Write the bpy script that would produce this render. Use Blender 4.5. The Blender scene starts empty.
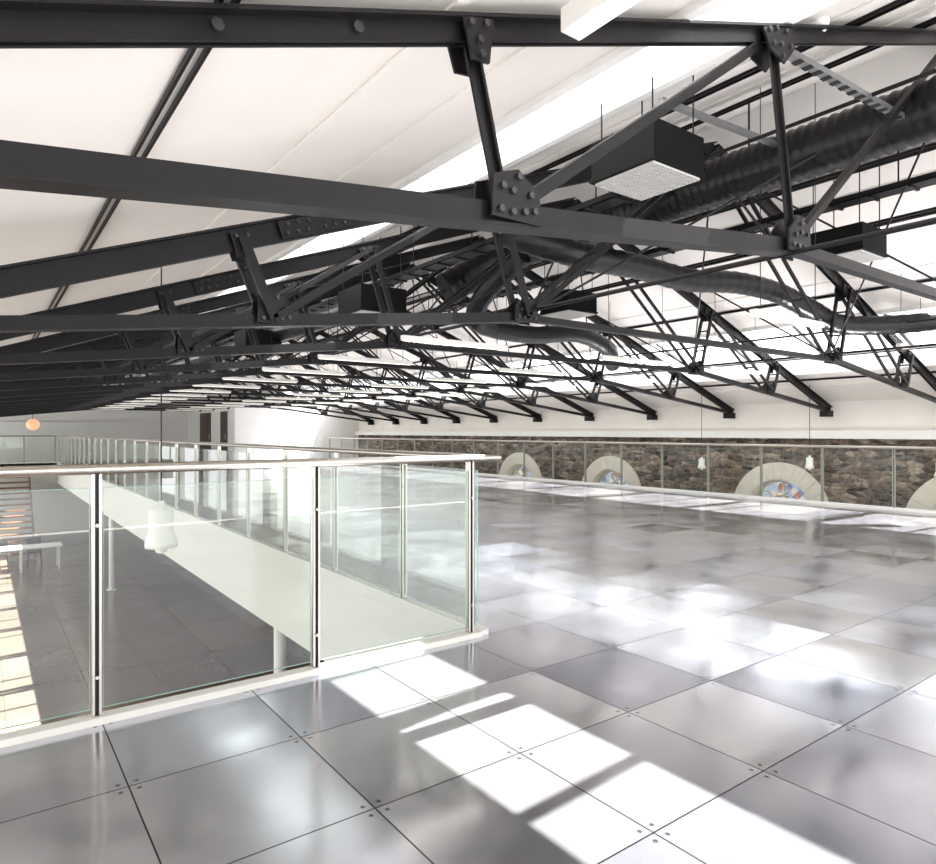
import bpy, math, random
from mathutils import Vector, Matrix
random.seed(4)
CAM_H=1.25
# ------------------------------------------------------------------ materials
def newmat(name):
    m=bpy.data.materials.new(name); m.use_nodes=True
    nt=m.node_tree; b=nt.nodes['Principled BSDF']; return m,nt,b
def simple(name,col,rough=.5,metal=0,noise=0.0,nscale=6,emis=0,ecol=None,bump=0,spec=None):
    m,nt,b=newmat(name)
    b.inputs['Base Color'].default_value=(*col,1); b.inputs['Roughness'].default_value=rough
    b.inputs['Metallic'].default_value=metal
    if spec is not None: b.inputs['Specular IOR Level'].default_value=spec
    if emis:
        b.inputs['Emission Color'].default_value=(*(ecol or col),1); b.inputs['Emission Strength'].default_value=emis
    if noise or bump:
        tc=nt.nodes.new('ShaderNodeTexCoord'); n=nt.nodes.new('ShaderNodeTexNoise')
        n.inputs['Scale'].default_value=nscale; n.inputs['Detail'].default_value=5
        nt.links.new(tc.outputs['Object'],n.inputs['Vector'])
        if noise:
            r=nt.nodes.new('ShaderNodeMapRange'); r.inputs[3].default_value=1-noise; r.inputs[4].default_value=1+noise
            nt.links.new(n.outputs['Fac'],r.inputs[0])
            v=nt.nodes.new('ShaderNodeVectorMath'); v.operation='SCALE'; v.inputs[0].default_value=col
            nt.links.new(r.outputs[0],v.inputs['Scale']); nt.links.new(v.outputs[0],b.inputs['Base Color'])
        if bump:
            bp=nt.nodes.new('ShaderNodeBump'); bp.inputs['Strength'].default_value=bump; bp.inputs['Distance'].default_value=.01
            nt.links.new(n.outputs['Fac'],bp.inputs['Height']); nt.links.new(bp.outputs[0],b.inputs['Normal'])
    return m
STEEL=simple('black_painted_steel',(.0085,.0072,.0078),.40,0,.35,9,bump=.2,spec=.25)
BOLT=simple('bolt_steel',(.03,.028,.03),.35)
WHITE=simple('white_paint',(.84,.82,.78),.6,0,.03,2)
FASC=simple('fascia_paint',(.64,.63,.58),.6,0,.03,2)
CEIL=simple('white_ceiling_board',(.81,.76,.70),.7,0,.12,1.3)
INOX=simple('brushed_stainless',(.46,.42,.37),.30,1.0)
GEDGE=simple('glass_edge_green',(.25,.42,.36),.15)
DUCT=simple('black_duct',(.008,.007,.008),.33,spec=.35)
BOXM=simple('black_box_casing',(.005,.005,.005),.6,spec=.1)
GALV=simple('galvanised_strut',(.30,.30,.30),.4,.8)
GRILL=simple('grille_grey',(.62,.60,.57),.6)
WOOD=simple('wood',(.20,.09,.045),.5,0,.2,4)
DOORM=simple('door_wood',(.05,.018,.009),.45,0,.2,4)
PALE=simple('pale_limestone',(.80,.74,.64),.85,0,.12,7,bump=.3)
LAMPW=simple('lamp_white',(.80,.78,.73),.35)
TUBE=simple('light_diffuser',(1,.95,.86),.5,emis=1.1,ecol=(1,.90,.78))
BULB=simple('warm_bulb',(.5,.2,.1),.5,emis=.95,ecol=(1,.45,.25))
CHAIRM=simple('chair_shell_black',(.02,.02,.02),.5)

def math_n(nt,op,a,b=None,c=None):
    n=nt.nodes.new('ShaderNodeMath'); n.operation=op
    for i,x in enumerate((a,b,c)):
        if x is None: continue
        if isinstance(x,(int,float)): n.inputs[i].default_value=x
        else: nt.links.new(x,n.inputs[i])
    return n.outputs[0]
def tilefloor(name,cA,cB,T,ox,oy,metal,rlo,rhi,tilt=.03,wave=.05):
    m,nt,b=newmat(name); L=nt.links
    tc=nt.nodes.new('ShaderNodeTexCoord'); s=nt.nodes.new('ShaderNodeSeparateXYZ'); L.new(tc.outputs['Object'],s.inputs[0])
    es=[];fl=[]
    for o,out in ((ox,s.outputs[0]),(oy,s.outputs[1])):
        u=math_n(nt,'DIVIDE',math_n(nt,'SUBTRACT',out,o),T)
        f=math_n(nt,'FLOOR',u); fr=math_n(nt,'SUBTRACT',u,f)
        e=math_n(nt,'MULTIPLY',math_n(nt,'MINIMUM',fr,math_n(nt,'SUBTRACT',1.0,fr)),T)
        es.append(e); fl.append(f)
    mn=math_n(nt,'MINIMUM',es[0],es[1])
    line=math_n(nt,'LESS_THAN',mn,.0028)
    dx=math_n(nt,'SUBTRACT',es[0],.03); dy=math_n(nt,'SUBTRACT',es[1],.03)
    r=math_n(nt,'SQRT',math_n(nt,'ADD',math_n(nt,'MULTIPLY',dx,dx),math_n(nt,'MULTIPLY',dy,dy)))
    bolt=math_n(nt,'LESS_THAN',r,.0085)
    cx=nt.nodes.new('ShaderNodeCombineXYZ'); L.new(fl[0],cx.inputs[0]); L.new(fl[1],cx.inputs[1])
    wn=nt.nodes.new('ShaderNodeTexWhiteNoise'); wn.noise_dimensions='2D'; L.new(cx.outputs[0],wn.inputs['Vector'])
    off=nt.nodes.new('ShaderNodeVectorMath'); off.operation='MULTIPLY_ADD'
    L.new(wn.outputs['Color'],off.inputs[0]); off.inputs[1].default_value=(.4,.4,0); L.new(tc.outputs['Object'],off.inputs[2])
    def noise(scale,det,vec):
        n=nt.nodes.new('ShaderNodeTexNoise'); n.inputs['Scale'].default_value=scale; n.inputs['Detail'].default_value=det; n.inputs['Roughness'].default_value=.5
        L.new(vec,n.inputs['Vector']); return n
    n=noise(1.6,2,off.outputs[0]); nh=noise(.45,1,tc.outputs['Object']); nf=noise(14,4,off.outputs[0])
    mix=nt.nodes.new('ShaderNodeMix'); mix.data_type='RGBA'
    fac=math_n(nt,'ADD',math_n(nt,'ADD',math_n(nt,'MULTIPLY',wn.outputs['Value'],.40),math_n(nt,'MULTIPLY',nh.outputs['Fac'],.4)),math_n(nt,'MULTIPLY',nf.outputs['Fac'],.2))
    L.new(fac,mix.inputs[0]); mix.inputs[6].default_value=(*cA,1); mix.inputs[7].default_value=(*cB,1)
    dk=nt.nodes.new('ShaderNodeMix'); dk.data_type='RGBA'
    L.new(math_n(nt,'MAXIMUM',line,math_n(nt,'MULTIPLY',bolt,.75)),dk.inputs[0]); L.new(mix.outputs[2],dk.inputs[6]); dk.inputs[7].default_value=(.04,.04,.045,1)
    L.new(dk.outputs[2],b.inputs['Base Color'])
    b.inputs['Metallic'].default_value=metal
    rr=nt.nodes.new('ShaderNodeMapRange'); L.new(n.outputs['Fac'],rr.inputs[0]); rr.inputs[1].default_value=.15; rr.inputs[2].default_value=.85
    rr.inputs[3].default_value=rlo; rr.inputs[4].default_value=rhi
    L.new(rr.outputs[0],b.inputs['Roughness'])
    nv=nt.nodes.new('ShaderNodeVectorMath'); nv.operation='MULTIPLY_ADD'; L.new(wn.outputs['Color'],nv.inputs[0])
    nv.inputs[1].default_value=(tilt,tilt,0); nv.inputs[2].default_value=(-tilt/2,-tilt/2,1)
    n2=noise(2.6,0,off.outputs[0])
    nw=nt.nodes.new('ShaderNodeVectorMath'); nw.operation='MULTIPLY_ADD'; L.new(n2.outputs['Color'],nw.inputs[0])
    nw.inputs[1].default_value=(wave,wave,0); nw.inputs[2].default_value=(-wave/2,-wave/2,0)
    ad=nt.nodes.new('ShaderNodeVectorMath'); ad.operation='ADD'; L.new(nv.outputs[0],ad.inputs[0]); L.new(nw.outputs[0],ad.inputs[1])
    nn=nt.nodes.new('ShaderNodeVectorMath'); nn.operation='NORMALIZE'; L.new(ad.outputs[0],nn.inputs[0])
    L.new(nn.outputs[0],b.inputs['Normal'])
    return m
T=.635
FLOOR=tilefloor('galvanised_floor_panels',(.40,.42,.53),(.80,.77,.75),T,1.054,1.952,.86,.08,.25,.04,.035)
LFLOOR=tilefloor('lower_floor_panels',(.22,.165,.13),(.34,.28,.235),1.1,.3,.1,.5,.12,.3,.015,.03)

def glassmat(name,tint,refl=1.0,gz=.6):
    m,nt,b=newmat(name); nt.nodes.remove(b); out=nt.nodes['Material Output']
    t=nt.nodes.new('ShaderNodeBsdfTransparent'); t.inputs[0].default_value=(*tint,1)
    g=nt.nodes.new('ShaderNodeBsdfGlossy'); g.inputs['Roughness'].default_value=.0
    lw=nt.nodes.new('ShaderNodeLayerWeight'); lw.inputs[0].default_value=.5
    p=math_n(nt,'POWER',lw.outputs['Facing'],4.0); f=math_n(nt,'ADD',math_n(nt,'MULTIPLY',p,gz),.07*refl)
    mx=nt.nodes.new('ShaderNodeMixShader'); nt.links.new(f,mx.inputs[0]); nt.links.new(t.outputs[0],mx.inputs[1]); nt.links.new(g.outputs[0],mx.inputs[2])
    nt.links.new(mx.outputs[0],out.inputs[0]); return m
GLASS=glassmat('clear_balustrade_glass',(.84,.89,.84),1,.5)
GLASS2=glassmat('anti_reflective_balustrade_glass',(.93,.95,.93),.25,.25)
ROOFGL=glassmat('rooflight_glass',(.95,.97,.98),.3)

def stonemat():
    m,nt,b=newmat('rubble_stone'); L=nt.links
    tc=nt.nodes.new('ShaderNodeTexCoord'); s=nt.nodes.new('ShaderNodeSeparateXYZ'); L.new(tc.outputs['Object'],s.inputs[0])
    c=nt.nodes.new('ShaderNodeCombineXYZ'); L.new(s.outputs[1],c.inputs[0]); L.new(math_n(nt,'MULTIPLY',s.outputs[2],2.6),c.inputs[1])
    def vor(scale,feat):
        v=nt.nodes.new('ShaderNodeTexVoronoi'); v.feature=feat; v.inputs['Scale'].default_value=scale; v.voronoi_dimensions='2D'
        L.new(c.outputs[0],v.inputs['Vector']); return v
    v1=vor(4.5,'F1'); v2=vor(4.5,'DISTANCE_TO_EDGE')
    sp=nt.nodes.new('ShaderNodeSeparateColor'); L.new(v1.outputs['Color'],sp.inputs[0])
    cr=nt.nodes.new('ShaderNodeValToRGB'); L.new(sp.outputs[0],cr.inputs[0]); e=cr.color_ramp.elements
    e[0].color=(.05,.037,.03,1); e[1].color=(.34,.27,.21,1); x=e.new(.4); x.color=(.14,.11,.09,1); x=e.new(.75); x.color=(.20,.14,.10,1)
    n2=nt.nodes.new('ShaderNodeTexNoise'); n2.inputs['Scale'].default_value=14; n2.inputs['Detail'].default_value=6; L.new(tc.outputs['Object'],n2.inputs['Vector'])
    r=nt.nodes.new('ShaderNodeMapRange'); L.new(n2.outputs['Fac'],r.inputs[0]); r.inputs[1].default_value=.3; r.inputs[2].default_value=.7; r.inputs[3].default_value=.5; r.inputs[4].default_value=1.5
    v=nt.nodes.new('ShaderNodeVectorMath'); v.operation='SCALE'; L.new(cr.outputs[0],v.inputs[0]); L.new(r.outputs[0],v.inputs['Scale'])
    mx=nt.nodes.new('ShaderNodeMix'); mx.data_type='RGBA'; L.new(math_n(nt,'LESS_THAN',v2.outputs['Distance'],.035),mx.inputs[0]); L.new(v.outputs[0],mx.inputs[6]); mx.inputs[7].default_value=(.22,.18,.14,1)
    L.new(mx.outputs[2],b.inputs['Base Color']); b.inputs['Roughness'].default_value=.85
    bp=nt.nodes.new('ShaderNodeBump'); bp.inputs['Strength'].default_value=.7; bp.inputs['Distance'].default_value=.04; L.new(v2.outputs['Distance'],bp.inputs['Height']); L.new(bp.outputs[0],b.inputs['Normal'])
    return m
STONE=stonemat()
def stained():
    m,nt,b=newmat('leaded_coloured_glass'); nt.nodes.remove(b); out=nt.nodes['Material Output']; L=nt.links
    tc=nt.nodes.new('ShaderNodeTexCoord'); mp=nt.nodes.new('ShaderNodeMapping'); mp.inputs['Rotation'].default_value=(math.radians(45),0,0); mp.inputs['Scale'].default_value=(0,8,8)
    L.new(tc.outputs['Object'],mp.inputs[0]); fl=nt.nodes.new('ShaderNodeVectorMath'); fl.operation='FLOOR'; L.new(mp.outputs[0],fl.inputs[0])
    wn=nt.nodes.new('ShaderNodeTexWhiteNoise'); L.new(fl.outputs[0],wn.inputs['Vector'])
    cr=nt.nodes.new('ShaderNodeValToRGB'); cr.color_ramp.interpolation='CONSTANT'; L.new(wn.outputs['Value'],cr.inputs[0])
    e=cr.color_ramp.elements; e[0].color=(.12,.14,.17,1); e[1].position=.35; e[1].color=(.20,.18,.16,1)
    x=e.new(.65); x.color=(.16,.05,.04,1); x=e.new(.78); x.color=(.05,.07,.14,1); x=e.new(.88); x.color=(.25,.21,.15,1)
    t=nt.nodes.new('ShaderNodeBsdfTransparent'); L.new(cr.outputs[0],t.inputs[0])
    g=nt.nodes.new('ShaderNodeBsdfGlossy'); g.inputs['Roughness'].default_value=.05
    mx=nt.nodes.new('ShaderNodeMixShader'); mx.inputs[0].default_value=.08; L.new(t.outputs[0],mx.inputs[1]); L.new(g.outputs[0],mx.inputs[2]); L.new(mx.outputs[0],out.inputs[0])
    return m
STAIN=stained()

# ------------------------------------------------------------------ mesh builder
class MB:
    def __init__(s,name): s.name=name; s.v=[]; s.f=[]; s.mi=[]; s.mats=[]; s.sm=[]
    def m(s,mat):
        if mat not in s.mats: s.mats.append(mat)
        return s.mats.index(mat)
    def add(s,vs,fs,mat,smooth=False):
        o=len(s.v); s.v+= [tuple(x) for x in vs]
        for f in fs: s.f.append([i+o for i in f]); s.mi.append(s.m(mat)); s.sm.append(smooth)
    def box(s,a,b,mat):
        x0,y0,z0=[min(a[i],b[i]) for i in range(3)]; x1,y1,z1=[max(a[i],b[i]) for i in range(3)]
        s.add([(x0,y0,z0),(x1,y0,z0),(x1,y1,z0),(x0,y1,z0),(x0,y0,z1),(x1,y0,z1),(x1,y1,z1),(x0,y1,z1)],
              [(0,3,2,1),(4,5,6,7),(0,1,5,4),(1,2,6,5),(2,3,7,6),(3,0,4,7)],mat)
    def bar(s,p,q,w,h,mat,side=(0,1,0),ow=0,oh=0):
        p=Vector(p);q=Vector(q); d=(q-p).normalized(); sd=Vector(side); sd=(sd-d*sd.dot(d)).normalized(); up=sd.cross(d).normalized()
        if up.z<0: up=-up
        vs=[]
        for c in (p,q):
            for a,b_ in ((-1,-1),(1,-1),(1,1),(-1,1)): vs.append(c+sd*(a*w/2+ow)+up*(b_*h/2+oh))
        s.add(vs,[(0,1,2,3),(7,6,5,4),(0,4,5,1),(1,5,6,2),(2,6,7,3),(3,7,4,0)],mat)
    def cyl(s,p,q,r,mat,n=10,r2=None,cap=True):
        p=Vector(p);q=Vector(q); d=(q-p).normalized(); a=Vector((0,0,1)) if abs(d.z)<.9 else Vector((1,0,0))
        u=d.cross(a).normalized(); w=d.cross(u); r2=r if r2 is None else r2
        vs=[p+(u*math.cos(2*math.pi*i/n)+w*math.sin(2*math.pi*i/n))*r for i in range(n)]+[q+(u*math.cos(2*math.pi*i/n)+w*math.sin(2*math.pi*i/n))*r2 for i in range(n)]
        s.add(vs,[(i,(i+1)%n,n+(i+1)%n,n+i) for i in range(n)],mat,True)
        if cap: s.add(vs[:n],[tuple(range(n))[::-1]],mat); s.add(vs[n:],[tuple(range(n))],mat)
    def lathe(s,c,prof,mat,n=20):
        vs=[];k=len(prof)
        for r,z in prof:
            for i in range(n): vs.append((c[0]+r*math.cos(2*math.pi*i/n),c[1]+r*math.sin(2*math.pi*i/n),c[2]+z))
        s.add(vs,[(j*n+i,j*n+(i+1)%n,(j+1)*n+(i+1)%n,(j+1)*n+i) for j in range(k-1) for i in range(n)],mat,True)
    def tube(s,pts,r,mat,n=12,rib=0):
        pts=[Vector(p) for p in pts]; vs=[]; k=len(pts)
        for j,p in enumerate(pts):
            d=(pts[min(j+1,k-1)]-pts[max(j-1,0)]).normalized(); a=Vector((0,0,1)); u=d.cross(a).normalized(); w=d.cross(u)
            rr=r*(1+(rib if j%3==0 else 0))
            for i in range(n): vs.append(p+(u*math.cos(2*math.pi*i/n)+w*math.sin(2*math.pi*i/n))*rr)
        s.add(vs,[(j*n+i,j*n+(i+1)%n,(j+1)*n+(i+1)%n,(j+1)*n+i) for j in range(k-1) for i in range(n)],mat,True)
        s.add(vs[:n],[tuple(range(n))],mat); s.add(vs[-n:],[tuple(range(n))],mat)
    def plate(s,pts,y,t,mat):
        n=len(pts); vs=[(x,y-t/2,z) for x,z in pts]+[(x,y+t/2,z) for x,z in pts]
        s.add(vs,[tuple(range(n)),tuple(range(2*n-1,n-1,-1))]+[(i,(i+1)%n,n+(i+1)%n,n+i) for i in range(n)],mat)
    def done(s,parent=None):
        me=bpy.data.meshes.new(s.name); me.from_pydata(s.v,[],s.f)
        for m_ in s.mats: me.materials.append(m_)
        for i,p in enumerate(me.polygons): p.material_index=s.mi[i]; p.use_smooth=s.sm[i]
        me.validate(); me.update()
        o=bpy.data.objects.new(s.name,me); bpy.context.collection.objects.link(o)
        if parent: o.parent=parent
        return o
def catmull(P,n=8):
    P=[Vector(p) for p in P]; Q=[P[0]*2-P[1]]+P+[P[-1]*2-P[-2]]; out=[]
    for i in range(1,len(Q)-2):
        a,b,c,d=Q[i-1:i+3]
        for k in range(n):
            t=k/n; out.append(.5*((2*b)+(c-a)*t+(2*a-5*b+4*c-d)*t*t+(3*b-a-3*c+d)*t**3))
    out.append(P[-1]); return out

# ------------------------------------------------------------------ shell
Y0,Y1=-3.0,34.0; XL,XR=-1.9,13.6; VX=2.5; VY0,VY1=3.22,31.5; EX=11.8; ZL=-3.1
YP=26.6
m=MB('floor'); TH=.12
for a,b in (((XL,Y0),(VX,VY0)),((VX,Y0),(EX,Y1)),((XL,VY1),(VX,Y1))):
    m.box((a[0],a[1],-TH),(b[0],b[1],0),FLOOR)
m.done()
m=MB('floor_lower'); m.box((XL,Y0,ZL-.1),(XR,Y1,ZL),LFLOOR); m.done()
m=MB('ceiling_lower')
for a,b in (((XL,Y0),(VX-.05,VY0-.05)),((VX+.08,Y0),(EX-.08,Y1)),((XL,VY1+.08),(VX-.05,Y1))):
    m.box((a[0],a[1],-.45),(b[0],b[1],-TH-.005),WHITE)
m.done()
m=MB('trim_1'); m.box((VX-.03,VY0,-.8),(VX+.03,VY1,.03),FASC); m.done()
m=MB('trim_2'); m.box((XL,VY0-.02,-.8),(VX-.035,VY0+.05,.03),FASC); m.done()
m=MB('trim_3'); m.box((XL,VY1,-.8),(VX-.035,VY1+.07,.05),FASC); m.done()
m=MB('trim_4'); m.box((EX-.07,Y0,-.7),(EX+.03,YP-.05,.04),WHITE); m.done()
for y in (7.75,20.5):
    m=MB('support_column'); m.cyl((2.9,y,ZL),(2.9,y,-.45),.075,WHITE,16); m.box((2.78,y-.12,ZL),(3.02,y+.12,ZL+.02),WHITE); m.box((2.8,y-.1,-.47),(3.0,y+.1,-.45),WHITE); m.done()
zc=lambda X: CAM_H+1.08+.35*X if X<=6.4 else CAM_H+3.32-.381*(X-6.4)
def roofstrip(m,xa,xb,ya,yb,t=.1,mat=CEIL,dz=0):
    za,zb=zc(xa)+dz,zc(xb)+dz
    m.add([(xa,ya,za),(xb,ya,zb),(xb,yb,zb),(xa,yb,za),(xa,ya,za+t),(xb,ya,zb+t),(xb,yb,zb+t),(xa,yb,za+t)],
          [(0,3,2,1),(4,5,6,7),(0,1,5,4),(1,2,6,5),(2,3,7,6),(3,0,4,7)],mat)
RL1=(2.74,3.70); RL2=(10.5,12.2)
YR=28.5
m=MB('ceiling')
for a,b in ((XL-.1,RL1[0]),(RL1[1],6.4),(6.4,RL2[0]),(RL2[1],XR+.4)): roofstrip(m,a,b,Y0,Y1)
for RL in (RL1,RL2): roofstrip(m,RL[0],RL[1],YR,Y1)
for X in (1.41,2.05,4.3,5.2,7.2,8.0,8.8,9.6,12.8): 
    roofstrip(m,X-.03,X+.03,Y0,Y1,.015,CEIL,-.015)
m.done()
for RL,y,st,nm in ((RL1,1.08-3.0,1.5,'window_1'),(RL2,Y0+.3,1.4,'window_2')):
    m=MB(nm)
    for X in RL:
        m.box((X-.03,Y0,zc(X)-.05),(X+.03,YR,zc(X)+.28),WHITE)
    while y<YR:
        m.bar((RL[0]+.03,y,zc(RL[0])+.22),(RL[1]-.03,y,zc(RL[1])+.22),.06,.05,GALV if nm=='window_2' else WHITE); y+=st
    m.add([(RL[0],Y0,zc(RL[0])+.25),(RL[1],Y0,zc(RL[1])+.25),(RL[1],YR,zc(RL[1])+.25),(RL[0],YR,zc(RL[0])+.25)],[(0,1,2,3)],ROOFGL)
    m.done()
for X,d in ((.58,1),(-.8,1),(7.6,1),(8.6,1),(9.9,1),(12.5,1),(5.7,1),(4.6,1)):
    m=MB('roof_purlin'); z=zc(X)-.02
    for o in (-.02,.02): m.bar((X,Y0,z),(X,Y1,z),.012,.03,STEEL,(1,0,0),ow=o)
    m.bar((X,Y0,z+.012),(X,Y1,z+.012),.03,.006,LAMPW if X==.58 else STEEL,(1,0,0)); m.done()

WT=1.12
wins=[(3.95),(7.35),(12.0),(15.7)]
WR=.70; WC=-.45; WB=-2.1
m=MB('wall_right')
def q(y0,z0,y1,z1,x=XR): m.add([(x,y0,z0),(x,y1,z0),(x,y1,z1),(x,y0,z1)],[(0,1,2,3)],STONE)
y=Y0
for c in wins:
    q(y,ZL,c-WR,WT); q(c-WR,ZL,c+WR,WB)
    N=20
    for i in range(N):
        a0=math.pi-math.pi*i/N; a1=math.pi-math.pi*(i+1)/N
        ya,za=c+WR*math.cos(a0),WC+WR*math.sin(a0); yb,zb=c+WR*math.cos(a1),WC+WR*math.sin(a1)
        m.add([(XR,ya,za),(XR,yb,zb),(XR,yb,WT),(XR,ya,WT)],[(0,1,2,3)],STONE)
        m.add([(XR,ya,za),(XR,yb,zb),(XR+.4,yb,zb),(XR+.4,ya,za)],[(0,1,2,3)],PALE)
    for s_ in (-1,1):
        m.add([(XR,c+s_*WR,WB),(XR,c+s_*WR,WC),(XR+.4,c+s_*WR,WC),(XR+.4,c+s_*WR,WB)],[(0,1,2,3)],PALE)
    m.add([(XR,c-WR,WB),(XR,c+WR,WB),(XR+.4,c+WR,WB),(XR+.4,c-WR,WB)],[(0,1,2,3)],PALE)
    y=c+WR
q(y,ZL,Y1,WT)
m.done()
m=MB('trim_5'); m.box((XR-.22,Y0,WT),(XR+.1,YP-.02,1.28),WHITE); m.box((XR-.06,Y0,1.28),(XR+.4,Y1,1.95),CEIL); m.done()
for k,c in enumerate(wins):
    m=MB('window_%d'%(k+3))
    NV=13; R2=1.06
    for i in range(NV):
        a0=math.pi*i/NV+.004; a1=math.pi*(i+1)/NV-.004; vs=[]
        for x in (XR-.05,XR+.02):
            for r,a in ((WR,a0),(R2,a0),(R2,(a0+a1)/2),(R2,a1),(WR,a1),(WR,(a0+a1)/2)):
                vs.append((x,c+r*math.cos(a),WC+r*math.sin(a)))
        m.add(vs,[(0,1,2,3,4,5),(11,10,9,8,7,6)]+[(i2,(i2+1)%6,6+(i2+1)%6,6+i2) for i2 in range(6)],PALE)
    for s_ in (-1,1):
        for j in range(4):
            z1=WC-j*.4-.01; m.box((XR-.05,c+s_*WR,z1-.38),(XR+.02,c+s_*(WR+(.38 if j%2 else .26)),z1),PALE)
    xg=XR+.2
    def arc(r,th,y=c,z=WC,a0=0,a1=math.pi,n=24):
        for i in range(n):
            b0=a0+(a1-a0)*i/n; b1=a0+(a1-a0)*(i+1)/n
            m.bar((xg,y+r*math.cos(b0),z+r*math.sin(b0)),(xg,y+r*math.cos(b1),z+r*math.sin(b1)),.05,th,WHITE,(1,0,0))
    arc(WR-.03,.06); arc(.34,.03)
    for dy in (-.34,0,.34): m.box((xg-.025,c+dy-.018,WB),(xg+.025,c+dy+.018,WC+.05 if dy else WC+WR-.03),WHITE)
    m.box((xg-.03,c-WR,WC-.03),(xg+.03,c+WR,WC+.02),WHITE)
    for dy in (-.42,.42): arc(.17,.025,c+dy,WC+.24,0,2*math.pi,14)
    arc(.15,.025,c,WC+.2,0,2*math.pi,14); arc(.12,.025,c,WC+.5,0,2*math.pi,14)
    gx=XR+.22; vs=[(gx,c-WR,WB),(gx,c+WR,WB)]+[(gx,c+WR*math.cos(math.pi*i/20),WC+WR*math.sin(math.pi*i/20)) for i in range(21)]
    m.add(vs,[tuple(range(len(vs)))],STAIN); m.done()
m=MB('wall_far'); m.box((XL,Y1,ZL),(XR,Y1+.15,1.7),WHITE)
m.plate([(XL,1.7),(XR,1.7),(XR,zc(XR)),(6.4,zc(6.4)),(XL,zc(XL))],Y1+.07,.14,WHITE); m.done()
m=MB('wall_partition'); m.box((8.1,YP,0),(XR-.06,YP+.15,2.3),WHITE); m.box((8.1,YP+.15,0),(8.25,Y1,2.3),WHITE); m.done()
for i,(ya,yb) in enumerate(((27.4,28.4),(29.8,31.6))):
    m=MB('door_%d'%(i+1)); x=8.1
    m.box((x-.05,ya,0),(x-.006,yb,2.1),DOORM)
    for y_ in (ya-.07,yb): m.box((x-.04,y_,0),(x-.005,y_+.07,2.17),WHITE)
    m.box((x-.04,ya,2.1),(x-.005,yb,2.17),WHITE)
    if i: m.box((x-.056,(ya+yb)/2-.01,0),(x-.05,(ya+yb)/2+.01,2.1),STEEL)
    m.cyl((x-.1,ya+.12,.95),(x-.1,ya+.12,1.15),.012,INOX); m.cyl((x-.1,ya+.12,1.0),(x-.04,ya+.12,1.0),.008,INOX); m.done()
m=MB('wall_left'); m.box((XL-.2,Y0,ZL),(XL,Y1,-1.6),WHITE); m.box((XL-.2,Y0,1.35),(XL,Y1,zc(XL)),WHITE)
y=Y0
while y<Y1: m.box((XL-.2,y,-1.6),(XL,y+.7,1.35),WHITE); y+=3.7
m.done()
m=MB('wall_back'); m.box((XL,Y0-.2,ZL),(XR,Y0,-.0),WHITE)
for x in (XL,3.2,8.2,XR-.7): m.box((x,Y0-.2,0),(x+.7,Y0,1.5),WHITE)
m.done()

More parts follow.
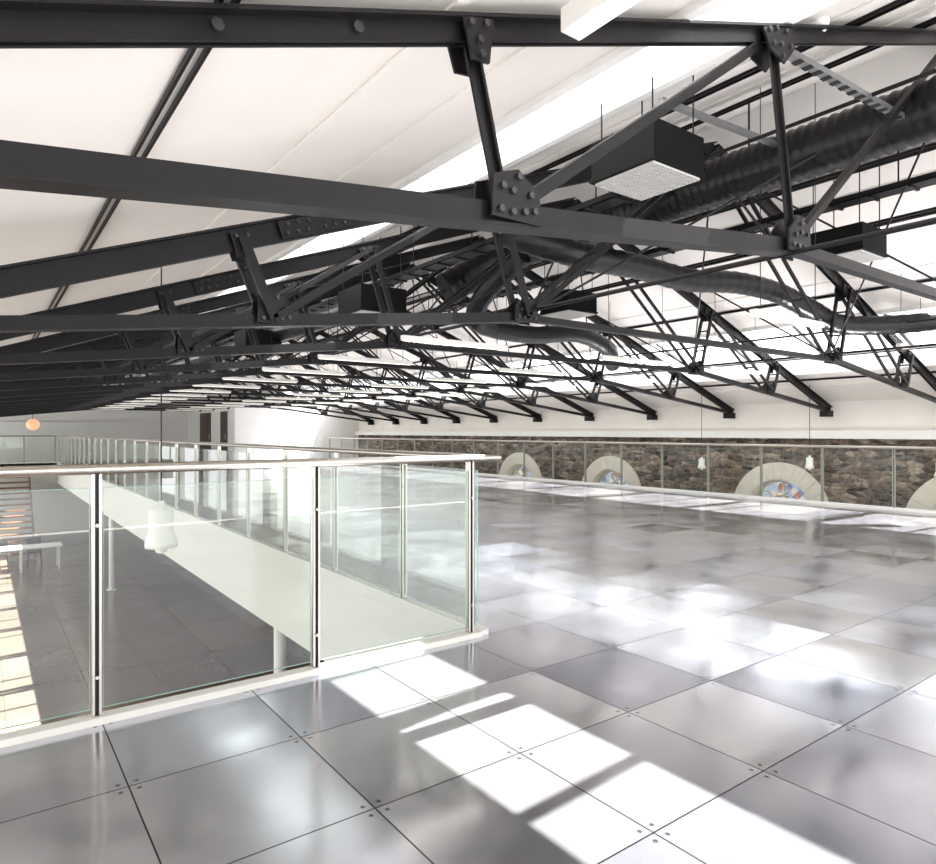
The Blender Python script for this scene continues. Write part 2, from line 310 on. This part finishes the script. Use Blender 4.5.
# ------------------------------------------------------------------ trusses
def bolts(m,pts,y,r=.014):
    for x,z in pts: m.cyl((x,y,z),(x,y-.014,z),r,BOLT,6)
def truss(Y,top,bot,XA,XB,XC,XD,Xc,htop,hbot,near=False,double=True):
    m=MB('roof_truss'); Z=CAM_H
    ht=lambda X: top[0]+top[1]*X; hb=lambda X: bot[0]+bot[1]*X
    xe=(bot[0]-top[0])/(top[1]-bot[1]); hr=ht(Xc)
    sr=(hr-.45)/(13.5-Xc)
    def mirror(X): return 2*Xc-X
    def htr(X): return ht(X) if X<=Xc else hr-sr*(X-Xc)
    hD=hb(XD)
    def chord(p,q_,h,flange_top,w=.11):
        P=(p[0],Y,Z+p[1]); Q=(q_[0],Y,Z+q_[1])
        m.bar(P,Q,.016,h,STEEL,ow=-.017); m.bar(P,Q,.016,h,STEEL,ow=.017)
        m.bar(P,Q,w,.014,STEEL,oh=(h/2 if flange_top else -h/2))
    chord((xe,ht(xe)),(Xc,hr),htop,True,.13); chord((Xc,hr),(13.55,htr(13.55)),htop*.8,True,.12)
    chord((xe,hb(xe)),(XD,hD),hbot,False,.10)
    XD2=mirror(XD); chord((XD,hD),(XD2,hD),hbot*.7,False,.07)
    chord((XD2,hD),(13.5,htr(13.5)-.02),hbot*.8,False,.08)
    def web(a,b,w=.05,dbl=double):
        P=(a[0],Y,Z+a[1]);Q=(b[0],Y,Z+b[1])
        if dbl:
            for o in (-.085,.085): m.bar(P,Q,.032,w,STEEL,ow=o)
            L=(Vector(Q)-Vector(P)); 
            for f in (.33,.66): c=Vector(P)+L*f; m.cyl(c-Vector((0,.08,0)),c+Vector((0,.08,0)),.012,STEEL,8)
        else:
            m.bar(P,Q,.05,.012,STEEL,oh=.02); m.bar(P,Q,.012,.055,STEEL)
    for sgn in (0,1):
        f=(lambda X:X) if not sgn else mirror
        hB=hb(XB)
        if sgn: hB=hD+(htr(13.5)-hD)*((mirror(XB)-XD2)/(13.5-XD2))
        A=(f(XA),htr(f(XA))); B=(f(XB),hB); C=(f(XC),htr(f(XC))); D=(f(XD),hD); R=(Xc,hr)
        k=.8 if sgn else 1
        web(A,B,.06*k); web(B,C,.045*k); web(C,D,.055*k); web(D,R,.045*k)
        sg=-1 if sgn else 1
        for yy in (Y-.055,Y+.055):
            m.plate([(B[0]-.10*sg,Z+B[1]-.03),(B[0]+.15*sg,Z+B[1]-.03),(B[0]+.14*sg,Z+B[1]+.10),(B[0]+.03*sg,Z+B[1]+.17),(B[0]-.09*sg,Z+B[1]+.13)],yy,.012,STEEL)
            m.plate([(A[0]-.07*sg,Z+A[1]+.02),(A[0]+.08*sg,Z+A[1]+.05),(A[0]+.06*sg,Z+A[1]-.12),(A[0]-.02*sg,Z+A[1]-.13)],yy,.012,STEEL)
            m.plate([(C[0]-.18*sg,Z+C[1]-.03),(C[0]+.13*sg,Z+C[1]+.06),(C[0]+.16*sg,Z+C[1]-.04),(C[0]+.05*sg,Z+C[1]-.16),(C[0]-.10*sg,Z+C[1]-.13)],yy,.012,STEEL)
            m.plate([(D[0]-.13*sg,Z+D[1]-.05),(D[0]+.13*sg,Z+D[1]-.05),(D[0]+.11*sg,Z+D[1]+.12),(D[0]-.02*sg,Z+D[1]+.17),(D[0]-.12*sg,Z+D[1]+.07)],yy,.012,STEEL)
        if near or Y<9:
            yb=Y-.061
            bolts(m,[(B[0]+a*sg,Z+B[1]+b) for a,b in ((-.06,0),(0,0),(.06,.01),(.11,.02),(.09,.08),(0,.08),(.03,.14),(-.05,.09))],yb)
            bolts(m,[(A[0]+a*sg,Z+A[1]+b) for a,b in ((-.03,.0),(.04,.02),(.01,-.05),(.02,-.10))],yb)
            bolts(m,[(C[0]+a*sg,Z+C[1]+b) for a,b in ((-.12,-.03),(-.05,0),(.05,.02),(.0,-.07),(.02,-.13),(.1,-.05),(-.08,-.09))],yb)
            bolts(m,[(D[0]+a*sg,Z+D[1]+b) for a,b in ((-.09,-.01),(-.03,-.01),(.03,-.01),(.09,-.01),(0,.07),(.07,.07),(-.06,.05),(0,.12))],yb)
        if not near:
            xs_=f(XB+.3); hh=htr(xs_); s_=top[1] if not sgn else -sr
            m.bar((xs_-.25,Y-.05,Z+hh-s_*.25),(xs_+.25,Y-.05,Z+hh+s_*.25),.012,htop*.8,STEEL)
            if Y<9: bolts(m,[(xs_+d,Z+hh+s_*d+e) for d in (-.2,-.13,-.06,.06,.13,.2) for e in (-.03,.03)],Y-.057,.012)
    m.plate([(Xc-.25,Z+hr-.1),(Xc,Z+hr-.22),(Xc+.25,Z+hr-.1),(Xc,Z+hr+.03)],Y-.05,.012,STEEL)
    m.box((13.3,Y-.08,Z+.3),(13.53,Y+.08,Z+.42),STEEL)
    m.box((XL,Y-.06,Z+ht(xe)-.12),(xe+.1,Y+.06,Z+ht(xe)+.03),STEEL)
    if near:
        for x in (.55,1.0): bolts(m,[(x,Z+htr(x))],Y-.026,.02)
    return m.done()
truss(2.0,(.985,.348),(.664,.11),1.47,1.64,3.6,3.82,6.4,.075,.09,near=True,double=False)
Yt=4.2; ys=[]
while Yt<33.5:
    truss(Yt,(.74,.362),(.555,.112),1.30,1.50,3.35,3.66,6.4,.14,.075); ys.append(Yt); Yt+=2.1

m=MB('steel_strut_channel')
Z=CAM_H
m.bar((3.9,2.06,Z+2.28),(6.9,2.06,Z+2.42),.05,.04,GALV); 
for i in range(24): 
    x=4.0+i*.12; m.box((x,2.03,Z+2.256+.046*(x-3.9)),(x+.05,2.09,Z+2.259+.046*(x-3.9)),STEEL)
m.done()
m=MB('steel_strut_channel'); m.bar((3.8,2.9,Z+2.30),(6.6,3.1,Z+2.6),.04,.04,GALV); m.done()
def run(nm,X,h,r,mat=STEEL,ya=Y0,yb=26.4):
    m=MB(nm); m.cyl((X,ya,Z+h),(X,yb,Z+h),r,mat,8); return m.done()
for X,h in ((3.75,1.03),(9.05,1.03),(5.0,2.35),(7.9,2.3),(8.1,2.25),(10.2,1.5),(6.7,2.6),(6.9,2.55)): run('conduit_pipe',X,h,.016)
def tray(X,h,ya,yb):
    m=MB('cable_tray')
    m.box((X-.1,ya,Z+h),(X+.1,yb,Z+h+.01),STEEL); m.box((X-.1,ya,Z+h),(X-.09,yb,Z+h+.06),STEEL); m.box((X+.09,ya,Z+h),(X+.1,yb,Z+h+.06),STEEL)
    y=ya+.1
    while y<yb-.1: m.box((X-.1,y,Z+h-.02),(X+.1,y+.03,Z+h),STEEL); y+=.35
    y=ya+.6
    while y<yb: m.cyl((X,y,Z+h),(X,y,zc(X)),.008,STEEL,6); y+=2.1
    m.done()
tray(4.55,2.05,3.4,26); tray(7.2,2.35,0,26)
allY=[2.0]+ys
for a,b in zip(allY[:-1],allY[1:]):
    if b>26.5: break
    m=MB('wind_bracing_rods')
    for (xa,ha,xb,hb_) in ((3.75,1.0,6.4,2.9),(9.05,1.0,6.4,2.9)):
        m.cyl((xa,a,Z+ha),(xb,b,Z+hb_),.011,STEEL,6); m.cyl((xb,a,Z+hb_),(xa,b,Z+ha),.011,STEEL,6)
    m.cyl((9.05,a,Z+1.0),(11.3,b,Z+1.25),.011,STEEL,6); m.cyl((11.3,a,Z+1.25),(9.05,b,Z+1.0),.011,STEEL,6)
    m.done()

# ducts
m=MB('spiral_duct'); pts=[(5.75,-1+.03*i,Z+2.42) for i in range(250)]
pts+=catmull([(5.75,6.5,Z+2.40),(5.6,6.9,Z+2.3),(5.3,7.2,Z+2.1),(5.0,7.3,Z+1.9)],8)
m.tube(pts,.215,DUCT,24,rib=.06)
for y in (1,3.4,5.3): m.cyl((5.75,y,Z+2.6),(5.75,y,zc(5.75)),.01,STEEL,6)
m.done()
m=MB('ventilation_duct')
P=catmull([(4.1,5.0,Z+1.95),(4.5,4.7,Z+1.80),(5.0,4.65,Z+1.76),(5.7,4.65,Z+1.78),(6.6,4.65,Z+1.76),(7.5,4.6,Z+1.84),(8.4,4.6,Z+1.84),(9.0,4.5,Z+1.70),(9.6,4.3,Z+1.49),(10.3,3.8,Z+1.5),(11.0,3.3,Z+1.6)],14)
m.tube(P,.13,DUCT,16,rib=.05); m.done()
m=MB('ventilation_duct')
P=catmull([(5.4,6.2,Z+2.2),(5.3,6.9,Z+1.75),(5.6,7.3,Z+1.5),(6.6,7.4,Z+1.45),(7.6,7.4,Z+1.55),(8.4,7.5,Z+1.4),(9.0,7.9,Z+1.2)],10)
m.tube(P,.13,DUCT,16,rib=.04); m.done()
m=MB('ventilation_duct'); m.tube([(4.2,8+.1*i,Z+1.72) for i in range(180)],.15,DUCT,14,rib=.03); m.done()

def boxunit(x,y,h,sx=.62,sy=.62,sz=.3):
    m=MB('ceiling_air_diffuser_box'); z=Z+h
    m.box((x-sx/2,y-sy/2,z),(x+sx/2,y+sy/2,z+sz),BOXM)
    m.box((x-sx/2-.012,y-sy/2-.012,z-.012),(x+sx/2+.012,y+sy/2+.012,z+.015),BOXM)
    m.box((x-sx/2+.02,y-sy/2+.02,z-.02),(x+sx/2-.02,y+sy/2-.02,z-.013),GRILL)
    n=16
    for i in range(n+1):
        a=-sx/2+.02+i*(sx-.04)/n; m.box((x+a-.003,y-sy/2+.02,z-.03),(x+a+.003,y+sy/2-.02,z-.02),GRILL)
        b=-sy/2+.02+i*(sy-.04)/n; m.box((x-sx/2+.02,y+b-.003,z-.03),(x+sx/2-.02,y+b+.003,z-.02),GRILL)
    for a in (-1,1):
        for b in (-1,1):
            X=x+a*(sx/2-.05); m.cyl((X,y+b*(sy/2-.05),z+sz),(X,y+b*(sy/2-.05),zc(X)),.006,STEEL,6)
    m.done()
boxunit(3.75,2.98,1.77,.54,.54,.26); boxunit(7.35,3.25,1.84,.56,.56,.26); boxunit(3.9,7.3,1.45); boxunit(7.4,7.4,1.85)
boxunit(3.9,11.5,1.45)

def lin(x,y,h,L=1.4,along='x'):
    m=MB('linear_pendant_light'); z=Z+h
    if along=='x':
        m.box((x-L/2,y-.03,z),(x+L/2,y+.03,z+.05),LAMPW); m.box((x-L/2+.02,y-.024,z-.006),(x+L/2-.02,y+.024,z-.001),TUBE)
        for s_ in (-1,1): X=x+s_*L*.4; m.cyl((X,y,z+.05),(X,y,zc(X)),.004,STEEL,5)
    else:
        m.box((x-.05,y-L/2,z),(x+.05,y+L/2,z+.09),LAMPW); m.box((x-.042,y-L/2+.02,z-.006),(x+.042,y+L/2-.02,z-.001),TUBE)
        for s_ in (-1,1): m.cyl((x,y+s_*L*.4,z+.09),(x,y+s_*L*.4,zc(x)),.004,STEEL,5)
    m.done()
lin(1.84,1.08,1.535,1.5,'y')
lin(5.9,3.1,1.0,1.2)
for y in [5.9+2.1*i for i in range(13)]:
    for x in (4.2,7.2,9.6): lin(x,y,.95)
lin(10.0,3.6,1.1,.8)

def pend(x,y,z,s=1.0,top=None):
    m=MB('pendant_lamp')
    m.lathe((x,y,z),[(.0,.46*s),(.03*s,.46*s),(.035*s,.40*s),(.10*s,.38*s),(.115*s,.36*s),(.115*s,.14*s),(.13*s,.12*s),(.15*s,.05*s),(.15*s,0),(.13*s,0),(.12*s,.05*s),(.05*s,.1*s),(0,.1*s)],LAMPW,24)
    m.lathe((x,y,z-.02*s),[(0,.1*s),(.05*s,.08*s),(.07*s,.03*s),(.05*s,-.03*s),(0,-.05*s)],LAMPW,16)
    m.cyl((x,y,z+.45*s),(x,y,top if top else zc(x)),.006,STEEL,6); m.done()
pend(1.3,6.4,.22,.9)
pend(12.75,8.65,.45,.55); pend(12.75,6.3,.55,.55); pend(12.75,4.15,.5,.65)
m=MB('globe_pendant_light'); m.lathe((.95,18,1.42),[(.0,.13)]+[(.13*math.sin(a),.13*math.cos(a)) for a in [.2*i for i in range(1,15)]]+[(0,-.13)],BULB,20)
m.cyl((.95,18,1.54),(.95,18,zc(.95)),.006,STEEL,6); m.done()
m=MB('smoke_detector'); xx=4.15;zz=zc(xx)-.07; m.lathe((xx,2.0,zz),[(0,0),(.04,0),(.06,.02),(.065,.05),(.065,.07),(.0,.07)],LAMPW,18); m.done()

# ------------------------------------------------------------------ balustrades
def balus(p,q_,posts,H=1.07,ext=(0,0),rail_r=.023,G=GLASS):
    m=MB('glass_balustrade'); p=Vector((*p,0));q=Vector((*q_,0)); d=(q-p).normalized(); n=Vector((-d.y,d.x,0)); L=(q-p).length
    up=Vector((0,0,1))
    m.cyl(p-d*ext[0]+up*H,q+d*ext[1]+up*H,rail_r,INOX,16)
    for t in posts:
        c=p+d*t
        for o in (-.013,.013):
            m.bar(c+d*o,c+d*o+up*(H-.02),.010,.038,INOX,side=d)
        m.bar(c,c+up*(H-.02),.014,.012,STEEL,side=d)
        m.box(c-Vector((.028,.028,0)),c+Vector((.028,.028,.012)),INOX)
        for z in (.2,.85):
            m.cyl(c-n*.03+up*z,c+n*.03+up*z,.008,INOX,8)
    ts=list(posts)
    if ts[0]>.05: ts=[0]+ts
    if ts[-1]<L-.05: ts=ts+[L]
    for a,b in zip(ts[:-1],ts[1:]):
        a_=a+.025;b_=b-.025; z0,z1=.06,H-.08
        A=p+d*a_;B=p+d*b_
        m.add([A+up*z0,B+up*z0,B+up*z1,A+up*z1],[(0,1,2,3)],G)
        m.bar(A+up*z1,B+up*z1,.008,.002,GEDGE,side=n); m.bar(A+up*z0,B+up*z0,.008,.002,GEDGE,side=n)
        m.bar(A+up*z0,A+up*z1,.008,.002,GEDGE,side=n); m.bar(B+up*z0,B+up*z1,.008,.002,GEDGE,side=n)
    return m.done()
balus((XL+.02,3.24),(2.46,3.24),[.28+1.0*i for i in range(5)],H=1.09,ext=(0,.17))
balus((2.5,3.27),(2.5,31.4),[.92+1.17*i for i in range(24)],H=1.09,ext=(.0,.1))
balus((XL+.02,31.55),(2.45,31.55),[.1+1.05*i for i in range(5)],H=1.09)
balus((EX-.02,Y0+.1),(EX-.02,YP-.2),[.66+1.12*i for i in range(26)],H=1.0,G=GLASS2)

# lower level items
m=MB('wooden_staircase')
for i in range(16): m.box((.5,30.9-.25*i,ZL+3.0-.19*i-.22),(1.5,31.18-.25*i,ZL+3.0-.19*i-.17),WOOD)
for x in (.5,1.5): m.bar((x,31.1,ZL+2.85),(x,27.1,ZL+.0+.12),.05,.25,WOOD,side=(1,0,0))
m.done()
for x,y in ((1.0,25.0),):
    m=MB('long_white_table'); m.box((x-1.1,y-.4,ZL+.71),(x+1.1,y+.4,ZL+.75),WHITE)
    for a in (-1,0,1):
        for b in (-1,1): m.box((x+a-.025,y+b*.35-.025,ZL),(x+a+.025,y+b*.35+.025,ZL+.71),WHITE)
    m.done()
    for k in (-.5,.4):
        for b in (1,):
            m=MB('desk_chair'); cx=x+k;cy=y+b*.7; m.box((cx-.2,cy-.2,ZL+.43),(cx+.2,cy+.2,ZL+.47),CHAIRM); m.bar((cx,cy+b*.19,ZL+.5),(cx,cy+b*.24,ZL+.88),.38,.025,CHAIRM,side=(1,0,0))
            for a in (-1,1):
                m.bar((cx+a*.17,cy+b*.19,ZL+.45),(cx+a*.17,cy+b*.19,ZL+.55),.02,.02,STEEL,side=(1,0,0))
                for c in (-1,1): m.bar((cx+a*.16,cy+c*.16,ZL+.43),(cx+a*.2,cy+c*.2,ZL),.025,.025,STEEL,side=(1,0,0))
            m.done()

# ------------------------------------------------------------------ light + camera
w=bpy.data.worlds.new('World'); bpy.context.scene.world=w; w.use_nodes=True
bg=w.node_tree.nodes['Background']; bg.inputs[0].default_value=(.95,.975,1.0,1); bg.inputs[1].default_value=3.8
s=bpy.data.lights.new('sun','SUN'); s.energy=42; s.angle=math.radians(.5); s.color=(1,.97,.93)
so=bpy.data.objects.new('sun',s); bpy.context.collection.objects.link(so)
so.rotation_euler=Vector((-.42,.15,-1)).to_track_quat('-Z','Y').to_euler(); so.location=(8,5,12)
bpy.context.scene.view_settings.view_transform='Standard'
cam=bpy.data.cameras.new('camera'); cam.lens=661/936*36; cam.sensor_width=36; cam.clip_start=.05
co=bpy.data.objects.new('camera',cam); bpy.context.collection.objects.link(co); co.location=(0,0,CAM_H)
co.rotation_euler=(math.radians(90),0,-math.atan2(.593,.805)); bpy.context.scene.camera=co
